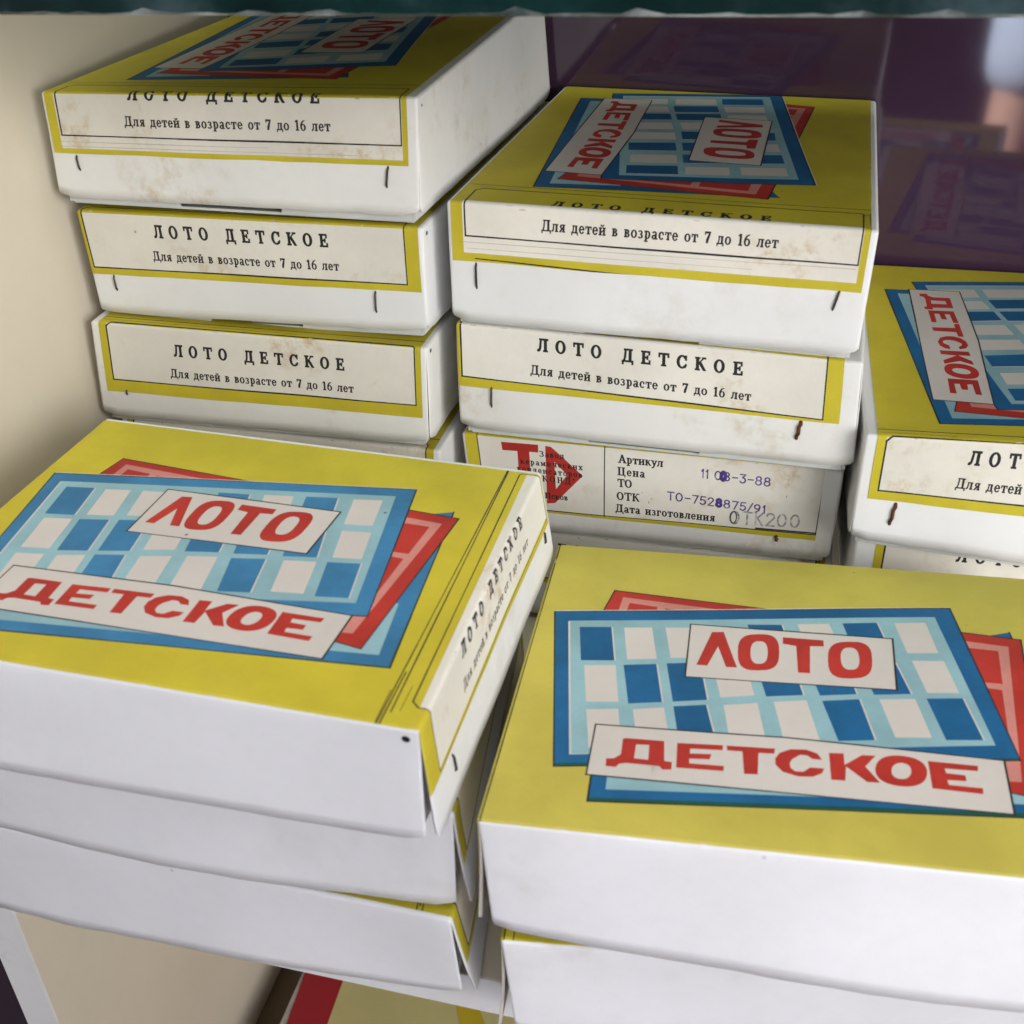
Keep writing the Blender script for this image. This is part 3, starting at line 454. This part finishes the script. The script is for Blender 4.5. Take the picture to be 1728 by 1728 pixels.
def build_label(bx, parent, shapes_top, end_p, end_m, vlim, flen=(30, 30), name='label', yel='yellow', off=.00025, blue='blue'):
    """One printed sheet glued over the top and both end flaps. 2D arrangement of all print shapes (mm), bent onto the lid."""
    v0, v1 = vlim; s0, s1 = -L2 - flen[0], L2 + flen[1]
    rnd = random.Random(bx.seed * 7 + 1)
    outer = []
    def ragged(p, q, amp):
        n = max(2, int((Vector(q) - Vector(p)).length / 14)); nn = Vector((-(q[1] - p[1]), q[0] - p[0])).normalized()
        return [tuple(Vector(p).lerp(Vector(q), i / n) + nn * (rnd.uniform(-amp, amp) if i else 0)) for i in range(n)]
    outer = ragged((s0, v0), (s1, v0), .10) + ragged((s1, v0), (s1, v1), .2) + ragged((s1, v1), (s0, v1), .10) + ragged((s0, v1), (s0, v0), .2)
    shapes = list(shapes_top)
    for m_, o, h in end_p:      # across x -> v ; y -> s = L2 - y
        T = lambda Lx: [(L2 - y, x) for x, y in Lx]
        shapes.append((m_, T(o), T(h) if h else None))
    for m_, o, h in end_m:
        T = lambda Lx: [(-L2 + y, -x) for x, y in Lx]
        shapes.append((m_, T(o), T(h) if h else None))
    for k in range(34):         # ink rubbed off along the folds and long edges
        if k % 2: cx_, cy_ = (L2 if k % 4 == 1 else -L2) + rnd.gauss(0, .5), rnd.uniform(v0 + 2, v1 - 2); rx, ry = rnd.uniform(.12, .45), rnd.uniform(.4, 2.4)
        else: cx_, cy_ = rnd.uniform(-L2, L2), (v0 if k % 4 else v1) + rnd.gauss(0, .2); rx, ry = rnd.uniform(.5, 3.0), rnd.uniform(.15, .5)
        shapes.append(('card' if k % 3 else 'faint', [(cx_ + rx * math.cos(t_) * rnd.uniform(.6, 1), cy_ + ry * math.sin(t_) * rnd.uniform(.6, 1)) for t_ in [i_ * math.pi / 4 for i_ in range(8)]], None))
    verts = []; faces = []; owner = []
    def addloop(Lx, own):
        Lc = [(clampv(x, s0 - 3, s1 + 3), clampv(y, v0 - 3, v1 + 3)) for x, y in Lx]
        if sum(a[0] * b_[1] - b_[0] * a[1] for a, b_ in zip(Lc, Lc[1:] + Lc[:1])) < 0: Lc.reverse()
        k = len(verts); verts.extend(Vector(p) for p in Lc); faces.append(tuple(range(k, k + len(Lc)))); owner.append(own)
    addloop(outer, ('out', 0))
    for i, (m_, o, h) in enumerate(shapes):
        addloop(o, ('o', i))
        if h: addloop(h, ('h', i))
    edges = []
    def ge(p, q): k = len(verts); verts.extend((Vector(p), Vector(q))); edges.append((k, k + 1))
    g = []
    for k in (-1, 1):
        c = k * L2; g += [c + x for x in (-3, -1.6, -1.05, -.5, .03, .5, 1.05, 1.6, 4, 9)] if k > 0 else [c - x for x in (-3, -1.6, -1.05, -.5, .03, .5, 1.05, 1.6, 4, 9)]
    g += [x for x in range(int(-L2) + 8, int(L2) - 5, 11)] + [L2 + 9 + 9 * i for i in range(1, 4)] + [-L2 - 9 - 9 * i for i in range(1, 4)]
    for x in g:
        if s0 < x < s1: ge((x + .0013, v0 - 4), (x - .0013, v1 + 4))
    for y in (-S2 + 1.6, -S2 + .9, -S2 + .35, S2 - .35, S2 - .9, S2 - 1.6):
        if v0 < y < v1: ge((s0 - 4, y + .0011), (s1 + 4, y - .0011))
    nv = 14
    for i in range(1, nv): y = v0 + (v1 - v0) * i / nv; ge((s0 - 4, y + .0011), (s1 + 4, y - .0011))
    ov, oe, of, _, _, fo = geometry.delaunay_2d_cdt(verts, edges, faces, 0, 1e-4, True)
    names = ['paper', yel, 'card', blue, 'cyan', 'red', 'pink', 'black', 'violet', 'grey', 'green', 'faint']
    ix = {n: i for i, n in enumerate(names)}; ix['yellow'] = ix[yel]; ix['blue'] = ix[blue]
    F = []; MI = []
    for f, oids in zip(of, fo):
        outs = set(); holes = set(); inside = False
        for k in oids:
            t, i = owner[k]
            if t == 'out': inside = True
            elif t == 'o': outs.add(i)
            else: holes.add(i)
        if not inside: continue
        outs -= holes
        F.append(tuple(f)); MI.append(ix[shapes[max(outs)][0]] if outs else 1)
    # bend onto the lid
    V = []
    for p in ov:
        s, v = p.x, clampv(p.y, -S2, S2)
        off_ = off
        if s > L2: V.append(bx.P(LEN / 2, v / 1000, -(s - L2) / 1000, off_, end=(s - L2) > 1.5))
        elif s < -L2: V.append(bx.P(-LEN / 2, v / 1000, (s + L2) / 1000, off_, end=(-s - L2) > 1.5))
        else: V.append(bx.P(s / 1000, v / 1000, 0, off_))
    used = sorted({k for f in F for k in f}); mp = {k: i for i, k in enumerate(used)}
    return mesh_obj(name, [V[k] for k in used], [tuple(mp[k] for k in f) for f in F], [M[n] for n in names], parent, MI, smooth=True)
def build_tray(bx, parent, drop=.004, notch=(-.028, .022)):
    mb = MB(); a, b_ = LEN / 2 - .0032, .0875 - .0032; t = .0014
    zb = -HGT - drop; tr = bx.tri
    def wall(p, q, n, z0, z1):
        P = [p, q, (q[0] + n[0] * t, q[1] + n[1] * t), (p[0] + n[0] * t, p[1] + n[1] * t)]
        mb.quadbox([tr(x, y, z0) for x, y in P] + [tr(x, y, z1) for x, y in P])
    top = -.006
    for sg in (-1, 1):
        wall((-a, sg * b_) if sg < 0 else (a, sg * b_), (a, sg * b_) if sg < 0 else (-a, sg * b_), (0, -sg), zb + .0015, top)
        x = sg * a; y0, y1 = -b_ + t + .0002, b_ - t - .0002
        for (ya, yb, zz) in ((y0, notch[0], zb + .0012), (notch[0], notch[1], -HGT + .0005), (notch[1], y1, zb + .0012)):
            P = [(x, ya), (x, yb), (x - sg * t, yb), (x - sg * t, ya)]
            if sg < 0: P = P[::-1]
            mb.quadbox([tr(px, py, zz) for px, py in P] + [tr(px, py, top) for px, py in P])
    P = [(-a + .0016, -b_ + .0016), (a - .0016, -b_ + .0016), (a - .0016, b_ - .0016), (-a + .0016, b_ - .0016)]
    mb.quadbox([tr(x, y, zb) for x, y in P] + [tr(x, y, zb + .0012) for x, y in P])
    return mb.obj('tray', M['tray'], parent)
def staple(bx, parent, v, s0, s1, lean=0, rusty=False, w=.00048):
    mb = MB(); pts = []
    for i in range(7):
        t = i / 6; e = .0006 if 0 < i < 6 else -.0004
        pts.append(bx.P(LEN / 2, (v + lean * t + (.25 * math.sin(i * 2.1) if rusty else 0)) / 1000, -(s0 + (s1 - s0) * t) / 1000, e, end=True))
    mb.tube(pts, w * (1.7 if rusty else 1), 6)
    o = mb.obj('staple', M['rust' if rusty else 'wire'], parent, smooth=True)
    if rusty: o['label'] = 'rusty brown staple at the lower edge of the label'
def hole(bx, parent, face, x, h, r=.0011):
    mb = MB(); n = 12; c = []
    for i in range(n):
        an = 2 * math.pi * i / n; dx, dz = r * math.cos(an), r * math.sin(an)
        if face == 'front': c.append(bx.P(x + dx, -.0875, h + dz, .00015))
        else: c.append(bx.P(x + dx, .0875, h + dz, .00015))
    base = [p for p in c]; inner = [p + (sum(c, Vector()) / n - p) * .12 for p in c]
    mb.v = base; mb.f = [tuple(range(n)) if face == 'front' else tuple(reversed(range(n)))]; mb.i = [0]
    mb.obj('staple_hole', M['hole'], parent)
def lotto(key, corners, label, p_end, art=None, yel='yellow', blue='blue', vlim=(-85, 84), flen=(30, 30), splay=None, old=False, drop=.004, staples=(), holes=(), group='boxes of the same lotto game in stacks', rough=.0004, art_rot=False, simple=False, seed=1, factory=False, other=None, sag=0, bow=0):
    bx = Box(key, corners, splay, seed, sag, bow)
    base = (bx.c[0] + bx.c[2] + bx.c[4] + bx.c[6]) / 4
    t = thing('lotto_box', base, math.atan2(bx.U.y, bx.U.x), label, 'game box', group)
    build_lid(bx, t, old, rough)
    top = []
    if art is not None:
        lu, lv = LAB[key]
        sh = lambda Lx: [(x + lu, y + lv) for x, y in Lx]
        top = [(m_, sh(o), sh(h) if h else None) for m_, o, h in art]
    ep = flap_factory() if factory else (flap_loto(p_end) if p_end else [])
    em = other or []
    build_label(bx, t, top, ep, em, vlim, flen, yel=yel, blue=blue)
    build_tray(bx, t, drop)
    for st in staples: staple(bx, t, *st)
    for h in holes: hole(bx, t, *h)
    return bx
C8 = CORNERS
def pull(key, d):           # slide the hidden back right corners of a box along its length
    c = C8[key]; ux, uy = c[5][0] - c[1][0], c[5][1] - c[1][1]; n = math.hypot(ux, uy)
    for i in (6, 7): c[i] = [c[i][0] + ux / n * d, c[i][1] + uy / n * d, c[i][2]]
pull('F2', -.020); pull('F3', -.020)
def shift(cs, dz, dx=0, dy=0, hz=None): return [[x + dx, y + dy, z + dz] for x, y, z in cs]
def edge_lines(xs, ys=(-90, 90), w=.45):      # ruled lines across the far end of a lid
    o = []
    for x in xs: o += line([(x, ys[0]), (x, ys[1])], w)
    return o
GREEN = []
for i in (3, ):
    pass
b1 = next(o for m_, o, h in TOPART if m_ == 'blue' and len(o) == 4 and o[0][0] < -90 and o[1][0] > 40)
b0 = TOPART[0][1]
def strip(p, q, w0, w1): return ('green', [p, q, (q[0], q[1] + w1), (p[0], p[1] + w0)], None)
# the green misregistration only exists on the front right lid
k2 = next(i for i, s_ in enumerate(TOPART) if s_[1] is b1)
ART_G = list(TOPART); ART_G.insert(k2 + 1, strip(b1[3], b1[2], 1.6, 1.2)); ART_G.insert(1, strip(b0[0], b0[1], 1.8, 2.2))
left_lines = edge_lines((-102.6,)) + line([(-105.6, 90), (-105.2, -20)], .5)
right_lines = line([(90.3, 90), (90.2, -45), (90, -90)], .45) + line([(91.2, -60), (91, -90)], .5) + line([(89.3, -70), (89.6, -90)], .3)

GRP = 'boxes of the same lotto game in stacks'
# back left stack
lotto('A1', C8['A1'], 'topmost box of the back left stack, its title cut by the lid fold', dict(B=19.8, wt=.6, wb=26, t1=2.8, t2=14.6, wide=1, extra=[([(-84, 22.8), (20, 22.6)], .2), ([(-84, 25), (60, 24.6)], .18)]), art=TOPART, yel='yellow', vlim=(-85.5, 82.8), flen=(28, 28.3), old=True, drop=.0045,
      staples=[(-74.5, 29.2, 36.5, .8), (73.8, 28.6, 38, -1)], holes=[('side', .0985, -.0045, .0006)], seed=1)
lotto('A2', C8['A2'], 'second box down in the back left stack, clean white label with thick yellow edge', dict(B=27, wt=.8, wb=27, t1=10.9, t2=22, cx=-3, hw=81.8), vlim=(-88.5, 85.5), flen=(30, 30.4), old=False, drop=.0045,
      staples=[(-75, 30.6, 38.3, .2), (62.8, 31, 41.8, -.4)], holes=[('side', .099, -.004, .001)], seed=2)
lotto('A3', C8['A3'], 'third box down in the back left stack, stained cream label with ruled lines on top', dict(B=29.7, oh=30.6, t1=14.4, t2=25.7, cx=1.5, wt=0), vlim=(-82.8, 84.6), flen=(30, 36.2), old=True, drop=.004,
      staples=[(-72, 35, 37.5)], holes=[('side', .0985, -.0035, .001)], seed=3, splay={1: (.0005, 0)})
a4 = shift(C8['A3'], -.0560, -.0, .0)
a4 = [[x + .002, y + .004, z] for x, y, z in a4]
lotto('A4', a4, 'lowest box of the back left stack, mostly hidden behind the front left lid', dict(B=27), vlim=(-84, 84), flen=(30, 34), drop=.003, seed=4)
# middle back stack
lotto('R1', C8['R1'], 'top box of the middle back stack with its yellow lid picture showing', dict(B=13.4, oh=32.6, wt=-2.4, wb=20.4, t1=-2.6, t2=9, hw=80.6, cx=1, wide=1, tilt=0, dbl=-60, extra=[([(-84, 16), (80, 15)], .2), ([(-80, 18.5), (40, 18)], .16), ([(-76.5, 22.6), (8, 24.6)], .5), ([(80, -16), (83, -19), (84, 12)], .3)]), art=TOPART, yel='yellow', vlim=(-85.6, 84.6), flen=(28, 24), old=False, drop=.0035,
      staples=[(-75.4, 24.3, 35.5, 0), (76.3, 23.6, 32, -1.8)], holes=[('side', .099, -.004, .0006)], seed=5)
lotto('R2', C8['R2'], 'second box down in the middle back stack, label hanging past its left edge', dict(B=26.2, tilt=.022, hw=79.2, cx=-6, t1=10, t2=21.4, wt=-2), vlim=(-87.5, 80), flen=(30, 29.2), old=True, drop=.0045,
      staples=[(-71.5, 28, 38.4, -.3), (64.5, 29.6, 38.5, -1.4, True)], holes=[('side', .098, -.005, .0007)], seed=6)
lotto('R3', C8['R3'], 'third box down in the middle back stack with red factory emblem and violet stamps', None, vlim=(-86, 79.6), flen=(30, 39.5), old=True, drop=.004, factory=True, seed=7,
      staples=[(61.5, 38.5, 42, .6, True)])
r4 = shift(C8['R3'], -.0555, .001, .003)
lotto('R4', r4, 'lowest box of the middle back stack, under the box with stamps', dict(B=27), vlim=(-84, 84), drop=.0025, seed=8)
# right stack
lotto('S1', C8['S1'], 'top box at the right edge of the shelf, rusty staple under its label', dict(B=25.2, oh=25.6, t1=9.9, t2=20.5, cx=.6, hw=79, wt=.2, lw=.75, dbl=-50), art=TOPART, yel='yellow', vlim=(-82.3, 84), flen=(28, 29.5), old=False, drop=.004,
      staples=[(-70, 30.4, 40.8, -1.2, True)], holes=[('side', .098, -.005, .001)], seed=9)
s2 = shift(C8['S1'], -.0520, .004, .006)
lotto('S2', s2, 'white box showing a thin strip under the box at the right edge', dict(B=27.5, t1=12, hw=76, cx=2), vlim=(-78, 84), flen=(30, 30), drop=.001, seed=10)
# front left stack
lotto('F1', C8['F1'], old='board_cool', label='front left box on top, its side flap splayed open at the corner', p_end=dict(B=26.4, oh=33.6, t1=5.8, t2=18.6, wt=-4.2, wb=25.2, hw=80, cx=3, lw=.5, dbl=-70, tilt=-.012, fat=.075), art=TOPART + right_lines, yel='yellow', blue='blue2', vlim=(-87.4, 84.4), flen=(28, 28.6), splay={1: (.0042, 1)}, drop=.001,
      staples=[(-64.5, 31, 40, .6), (76, 28, 35, -1)], holes=[('front', .0990, -.0045, .0014)], bow=.0015, seed=11, rough=.0003)
lotto('F2', C8['F2'], old='board_cool', label='middle box of the front left stack with bent side flap', p_end=dict(B=27, bare=1), vlim=(-86, 86), flen=(28, 28), splay={1: (.0052, 1)}, drop=.0003, bow=.0055, seed=12, yel='yellow')
lotto('F3', C8['F3'], old='board_cool', label='bottom box of the front left stack, jutting over the white shelf edge', p_end=dict(B=27, oh=34, bare=1), vlim=(-86, 86), flen=(28, 30), splay={1: (.0052, 1)}, drop=.0003, bow=.003, seed=13, rough=.0005, art=edge_lines((90.5, 92.6)), yel='yellow')
# front right stack
lotto('G1', C8['G1'], old='board_cool', label='front right box on top with the largest view of the lid picture', p_end=dict(B=26), art=ART_G + left_lines, yel='yellow2', vlim=(-87.4, 86.6), flen=(26, 26), splay={-1: (.005, 1)}, drop=.0005, bow=.003, seed=14, rough=.0003)
lotto('G2', C8['G2'], old='board_cool', label='lower box of the front right stack with only a sliver of yellow lid', p_end=dict(B=26), vlim=(-87, 86.6), flen=(26, 26), splay={-1: (.006, 1)}, drop=.0003, seed=15, art=edge_lines((-102.4, -99.2)), yel='yellow')

# unseen boxes added on the glass shelf to shade the lids below
def rigid(a, bb, z, yaw):      # corners of an undeformed box, centre at cabinet (a, bb), lid top at z
    o = []; c = cab(a, bb, 0) - Vector((0, 0, Z0)); U = Vector((math.cos(yaw), math.sin(yaw), 0)); V = Vector((-U.y, U.x, 0))
    for su in (-1, 1):
        for sv in (-1, 1):
            for l in (0, 1):
                p = c + U * su * LEN / 2 + V * sv * .0875; o.append([p.x, p.y, z - HGT * (1 - l)])
    return o
for i, (a, bb, yw, lab) in enumerate([(-.215, .515, -106, 'unseen box added on the glass shelf to shade the back left stack'), (-.035, .505, -104, 'unseen box added on the glass shelf to shade the middle back stack'), (.155, .515, -107, 'unseen box added on the glass shelf to shade the right stack'), (.35, .52, -105, 'unseen box added for shade at the right end of the glass shelf')]):
    lotto('T%d' % i, rigid(a, bb, GZ + GT + .0008 + HGT + .002, math.radians(yw)), lab, dict(B=27), drop=.0015, seed=20 + i, holes=[])

# ------------------------------------------------------------------ game box lying on the lower shelf
def pxray(x, y):   # measured directions from the camera position, used to place things on known planes
    return (cr * ((x - 864) / F_PX) + cu * (-(y - 864) / F_PX) + f_)
def on_z(x, y, z): v = pxray(x, y); t = z / v.z; return v * t + Vector((0, 0, Z0))
zt = FLOOR2 + .040
def cabco(p): q = p - Vector((0, 0, Z0)); return q.dot(WD), q.dot(DP)
aL, bL = cabco(on_z(505, 1650, zt)); aL2, bL2 = cabco(on_z(474, 1728, zt))
a0 = (aL + aL2) / 2
t = thing('game_box', cab(a0 + .2, .52, FLOOR2), -YAW, 'pale yellow flat box with red edge lying on the lower shelf', 'game box')
b = MB(); b.cbox(a0, a0 + .46, .34, .66, FLOOR2 + .0005, zt); b.obj('lid', M['raw'], t)
def prt(name, pts, m, dz):
    v = []; 
    for a, bb in pts: v.append(cab(a, bb, zt + dz))
    mesh_obj(name, v, [tuple(range(len(v)))], m, t)
def pc(x, y): return cabco(on_z(x, y, zt))
def ext(p, q, b0, b1):     # extend a traced edge over the whole lid depth
    k = (q[0] - p[0]) / (q[1] - p[1]); return [(p[0] + k * (b0 - p[1]), b0), (p[0] + k * (b1 - p[1]), b1)]
e1 = ext(pc(512, 1650), pc(484, 1728), .341, .659); e2 = ext(pc(579, 1656), pc(553, 1728), .341, .659)
gb = pc(776, 1728)[1]; g1 = ext(pc(770, 1700), pc(776, 1728), gb - .06, gb + .05); g2 = ext(pc(809, 1705), pc(818, 1728), gb - .06, gb + .05)
prt('red_border', [e1[0], e2[0], e2[1], e1[1]], M['crimson'], .0006)
prt('picture', [e2[0], (a0 + .459, .341), (a0 + .459, .659), e2[1]], M['paleyel'], .0006)
prt('mustard_stripe', [g1[0], g2[0], g2[1], g1[1]], M['gold'], .0009)

# ------------------------------------------------------------------ room floor outside the cabinet
mesh_obj('floor', [(-4, -5, 0), (4, -5, 0), (4, 3, 0), (-4, 3, 0)], [(0, 1, 2, 3)], mat('dark_floor_tile', (.14, .12, .11), rough=.4, var=.06, scale=2))['kind'] = 'structure'
mesh_obj('room_wall', [(-4, -3.4, 0), (4, -3.4, 0), (4, -3.4, 3), (-4, -3.4, 3), (-4, -3.5, 0), (4, -3.5, 0), (4, -3.5, 3), (-4, -3.5, 3)], [(0, 3, 2, 1), (4, 5, 6, 7), (0, 1, 5, 4), (1, 2, 6, 5), (2, 3, 7, 6), (3, 0, 4, 7)], mat('dark_brown_wall_paint', (.10, .07, .07), rough=.6, var=.05, scale=2))['kind'] = 'structure'
# ------------------------------------------------------------------ the visitor in front of the cabinet, seen only as a reflection
def skin(name, joints, bones, m, parent, lvl=2, root=0):
    me = bpy.data.meshes.new(name); inv = parent_inv(parent)
    me.from_pydata([inv @ Vector(j[:3]) for j in joints], bones, []); me.materials.append(m)
    o = link(name, me, parent); md = o.modifiers.new('skin', 'SKIN'); md.use_smooth_shade = True
    for i, j in enumerate(joints): me.skin_vertices[0].data[i].radius = (j[3], j[4] if len(j) > 4 else j[3])
    me.skin_vertices[0].data[root].use_root = True
    sb = o.modifiers.new('sub', 'SUBSURF'); sb.levels = lvl; sb.render_levels = lvl
    return o
px_, py_ = .286, -.52
def at(x, y, z): return (px_ + x, py_ + y, z)
SK = mat('skin', (.55, .33, .25), rough=.5, var=.04); SH = mat('pale_blue_cloth', (.55, .64, .80), rough=.85, var=.05, scale=20)
TR = mat('dark_trouser_cloth', (.05, .055, .07), rough=.85); HR = mat('brown_hair', (.06, .035, .02), rough=.6, var=.2, scale=60)
man = thing('person', (px_, py_, 0), 0, 'person in a pale blue short-sleeved shirt facing the cabinet, seen mirrored in the purple panel', 'person')
J = [at(0, 0, .98) + (.13, .10), at(0, 0, 1.15) + (.12, .09), at(0, 0, 1.36) + (.14, .10), at(0, 0, 1.46) + (.05,), at(0, .02, 1.53) + (.055,), at(0, .03, 1.62) + (.078, .09), at(0, .02, 1.70) + (.06, .07)]
Bn = [(0, 1), (1, 2), (2, 3), (3, 4), (4, 5), (5, 6)]
for sx in (-1, 1):
    k = len(J)
    J += [at(sx * .18, 0, 1.38) + (.052,), at(sx * .235, -.01, 1.10) + (.040,), at(sx * .245, .05, .86) + (.028,), at(sx * .245, .07, .79) + (.034, .018)]
    Bn += [(2, k), (k, k + 1), (k + 1, k + 2), (k + 2, k + 3)]
    for q, (dx, ln, rr) in enumerate([(-.025, .075, .0085), (-.008, .085, .009), (.009, .08, .0088), (.025, .065, .008)]):
        m_ = len(J); J += [at(sx * .245 + dx * .3, .075 + dx * .8, .755) + (rr,), at(sx * .245 + dx * .3, .085 + dx * .9, .755 - ln * .55) + (rr,), at(sx * .245, .08 + dx * .9, .755 - ln) + (rr * .9,)]
        Bn += [(k + 3, m_), (m_, m_ + 1), (m_ + 1, m_ + 2)]
    m_ = len(J); J += [at(sx * .235, .10, .80) + (.010,), at(sx * .23, .125, .765) + (.009,)]; Bn += [(k + 3, m_), (m_, m_ + 1)]
    k = len(J)
    J += [at(sx * .09, 0, .90) + (.085,), at(sx * .10, .01, .50) + (.055,), at(sx * .10, -.01, .10) + (.038,), at(sx * .11, .12, .035) + (.04, .03)]
    Bn += [(0, k), (k, k + 1), (k + 1, k + 2), (k + 2, k + 3)]
skin('body', J, Bn, SK, man, 1)
skin('shirt', [at(0, 0, .93) + (.155, .125), at(0, 0, 1.15) + (.15, .115), at(0, 0, 1.37) + (.16, .115), at(0, 0, 1.44) + (.075, .07), at(-.19, 0, 1.39) + (.068,), at(-.225, -.005, 1.20) + (.062,), at(-.235, -.01, 1.03) + (.060,), at(.19, 0, 1.39) + (.068,), at(.225, -.005, 1.20) + (.062,), at(.235, -.01, 1.03) + (.060,)], [(0, 1), (1, 2), (2, 3), (2, 4), (4, 5), (5, 6), (2, 7), (7, 8), (8, 9)], SH, man, 2)
skin('trousers', [at(0, 0, .95) + (.15, .115), at(-.095, 0, .84) + (.10,), at(-.105, .01, .48) + (.075,), at(-.105, -.01, .09) + (.062,), at(.095, 0, .84) + (.10,), at(.105, .01, .48) + (.075,), at(.105, -.01, .09) + (.062,)], [(0, 1), (1, 2), (2, 3), (0, 4), (4, 5), (5, 6)], TR, man, 2)
skin('hair', [at(0, -.015, 1.60) + (.078, .075), at(0, -.005, 1.68) + (.085, .09), at(0, .02, 1.735) + (.06, .07)], [(0, 1), (1, 2)], HR, man, 2)
skin('nose', [at(0, .115, 1.64) + (.009,), at(0, .135, 1.61) + (.014,)], [(0, 1)], SK, man, 1)
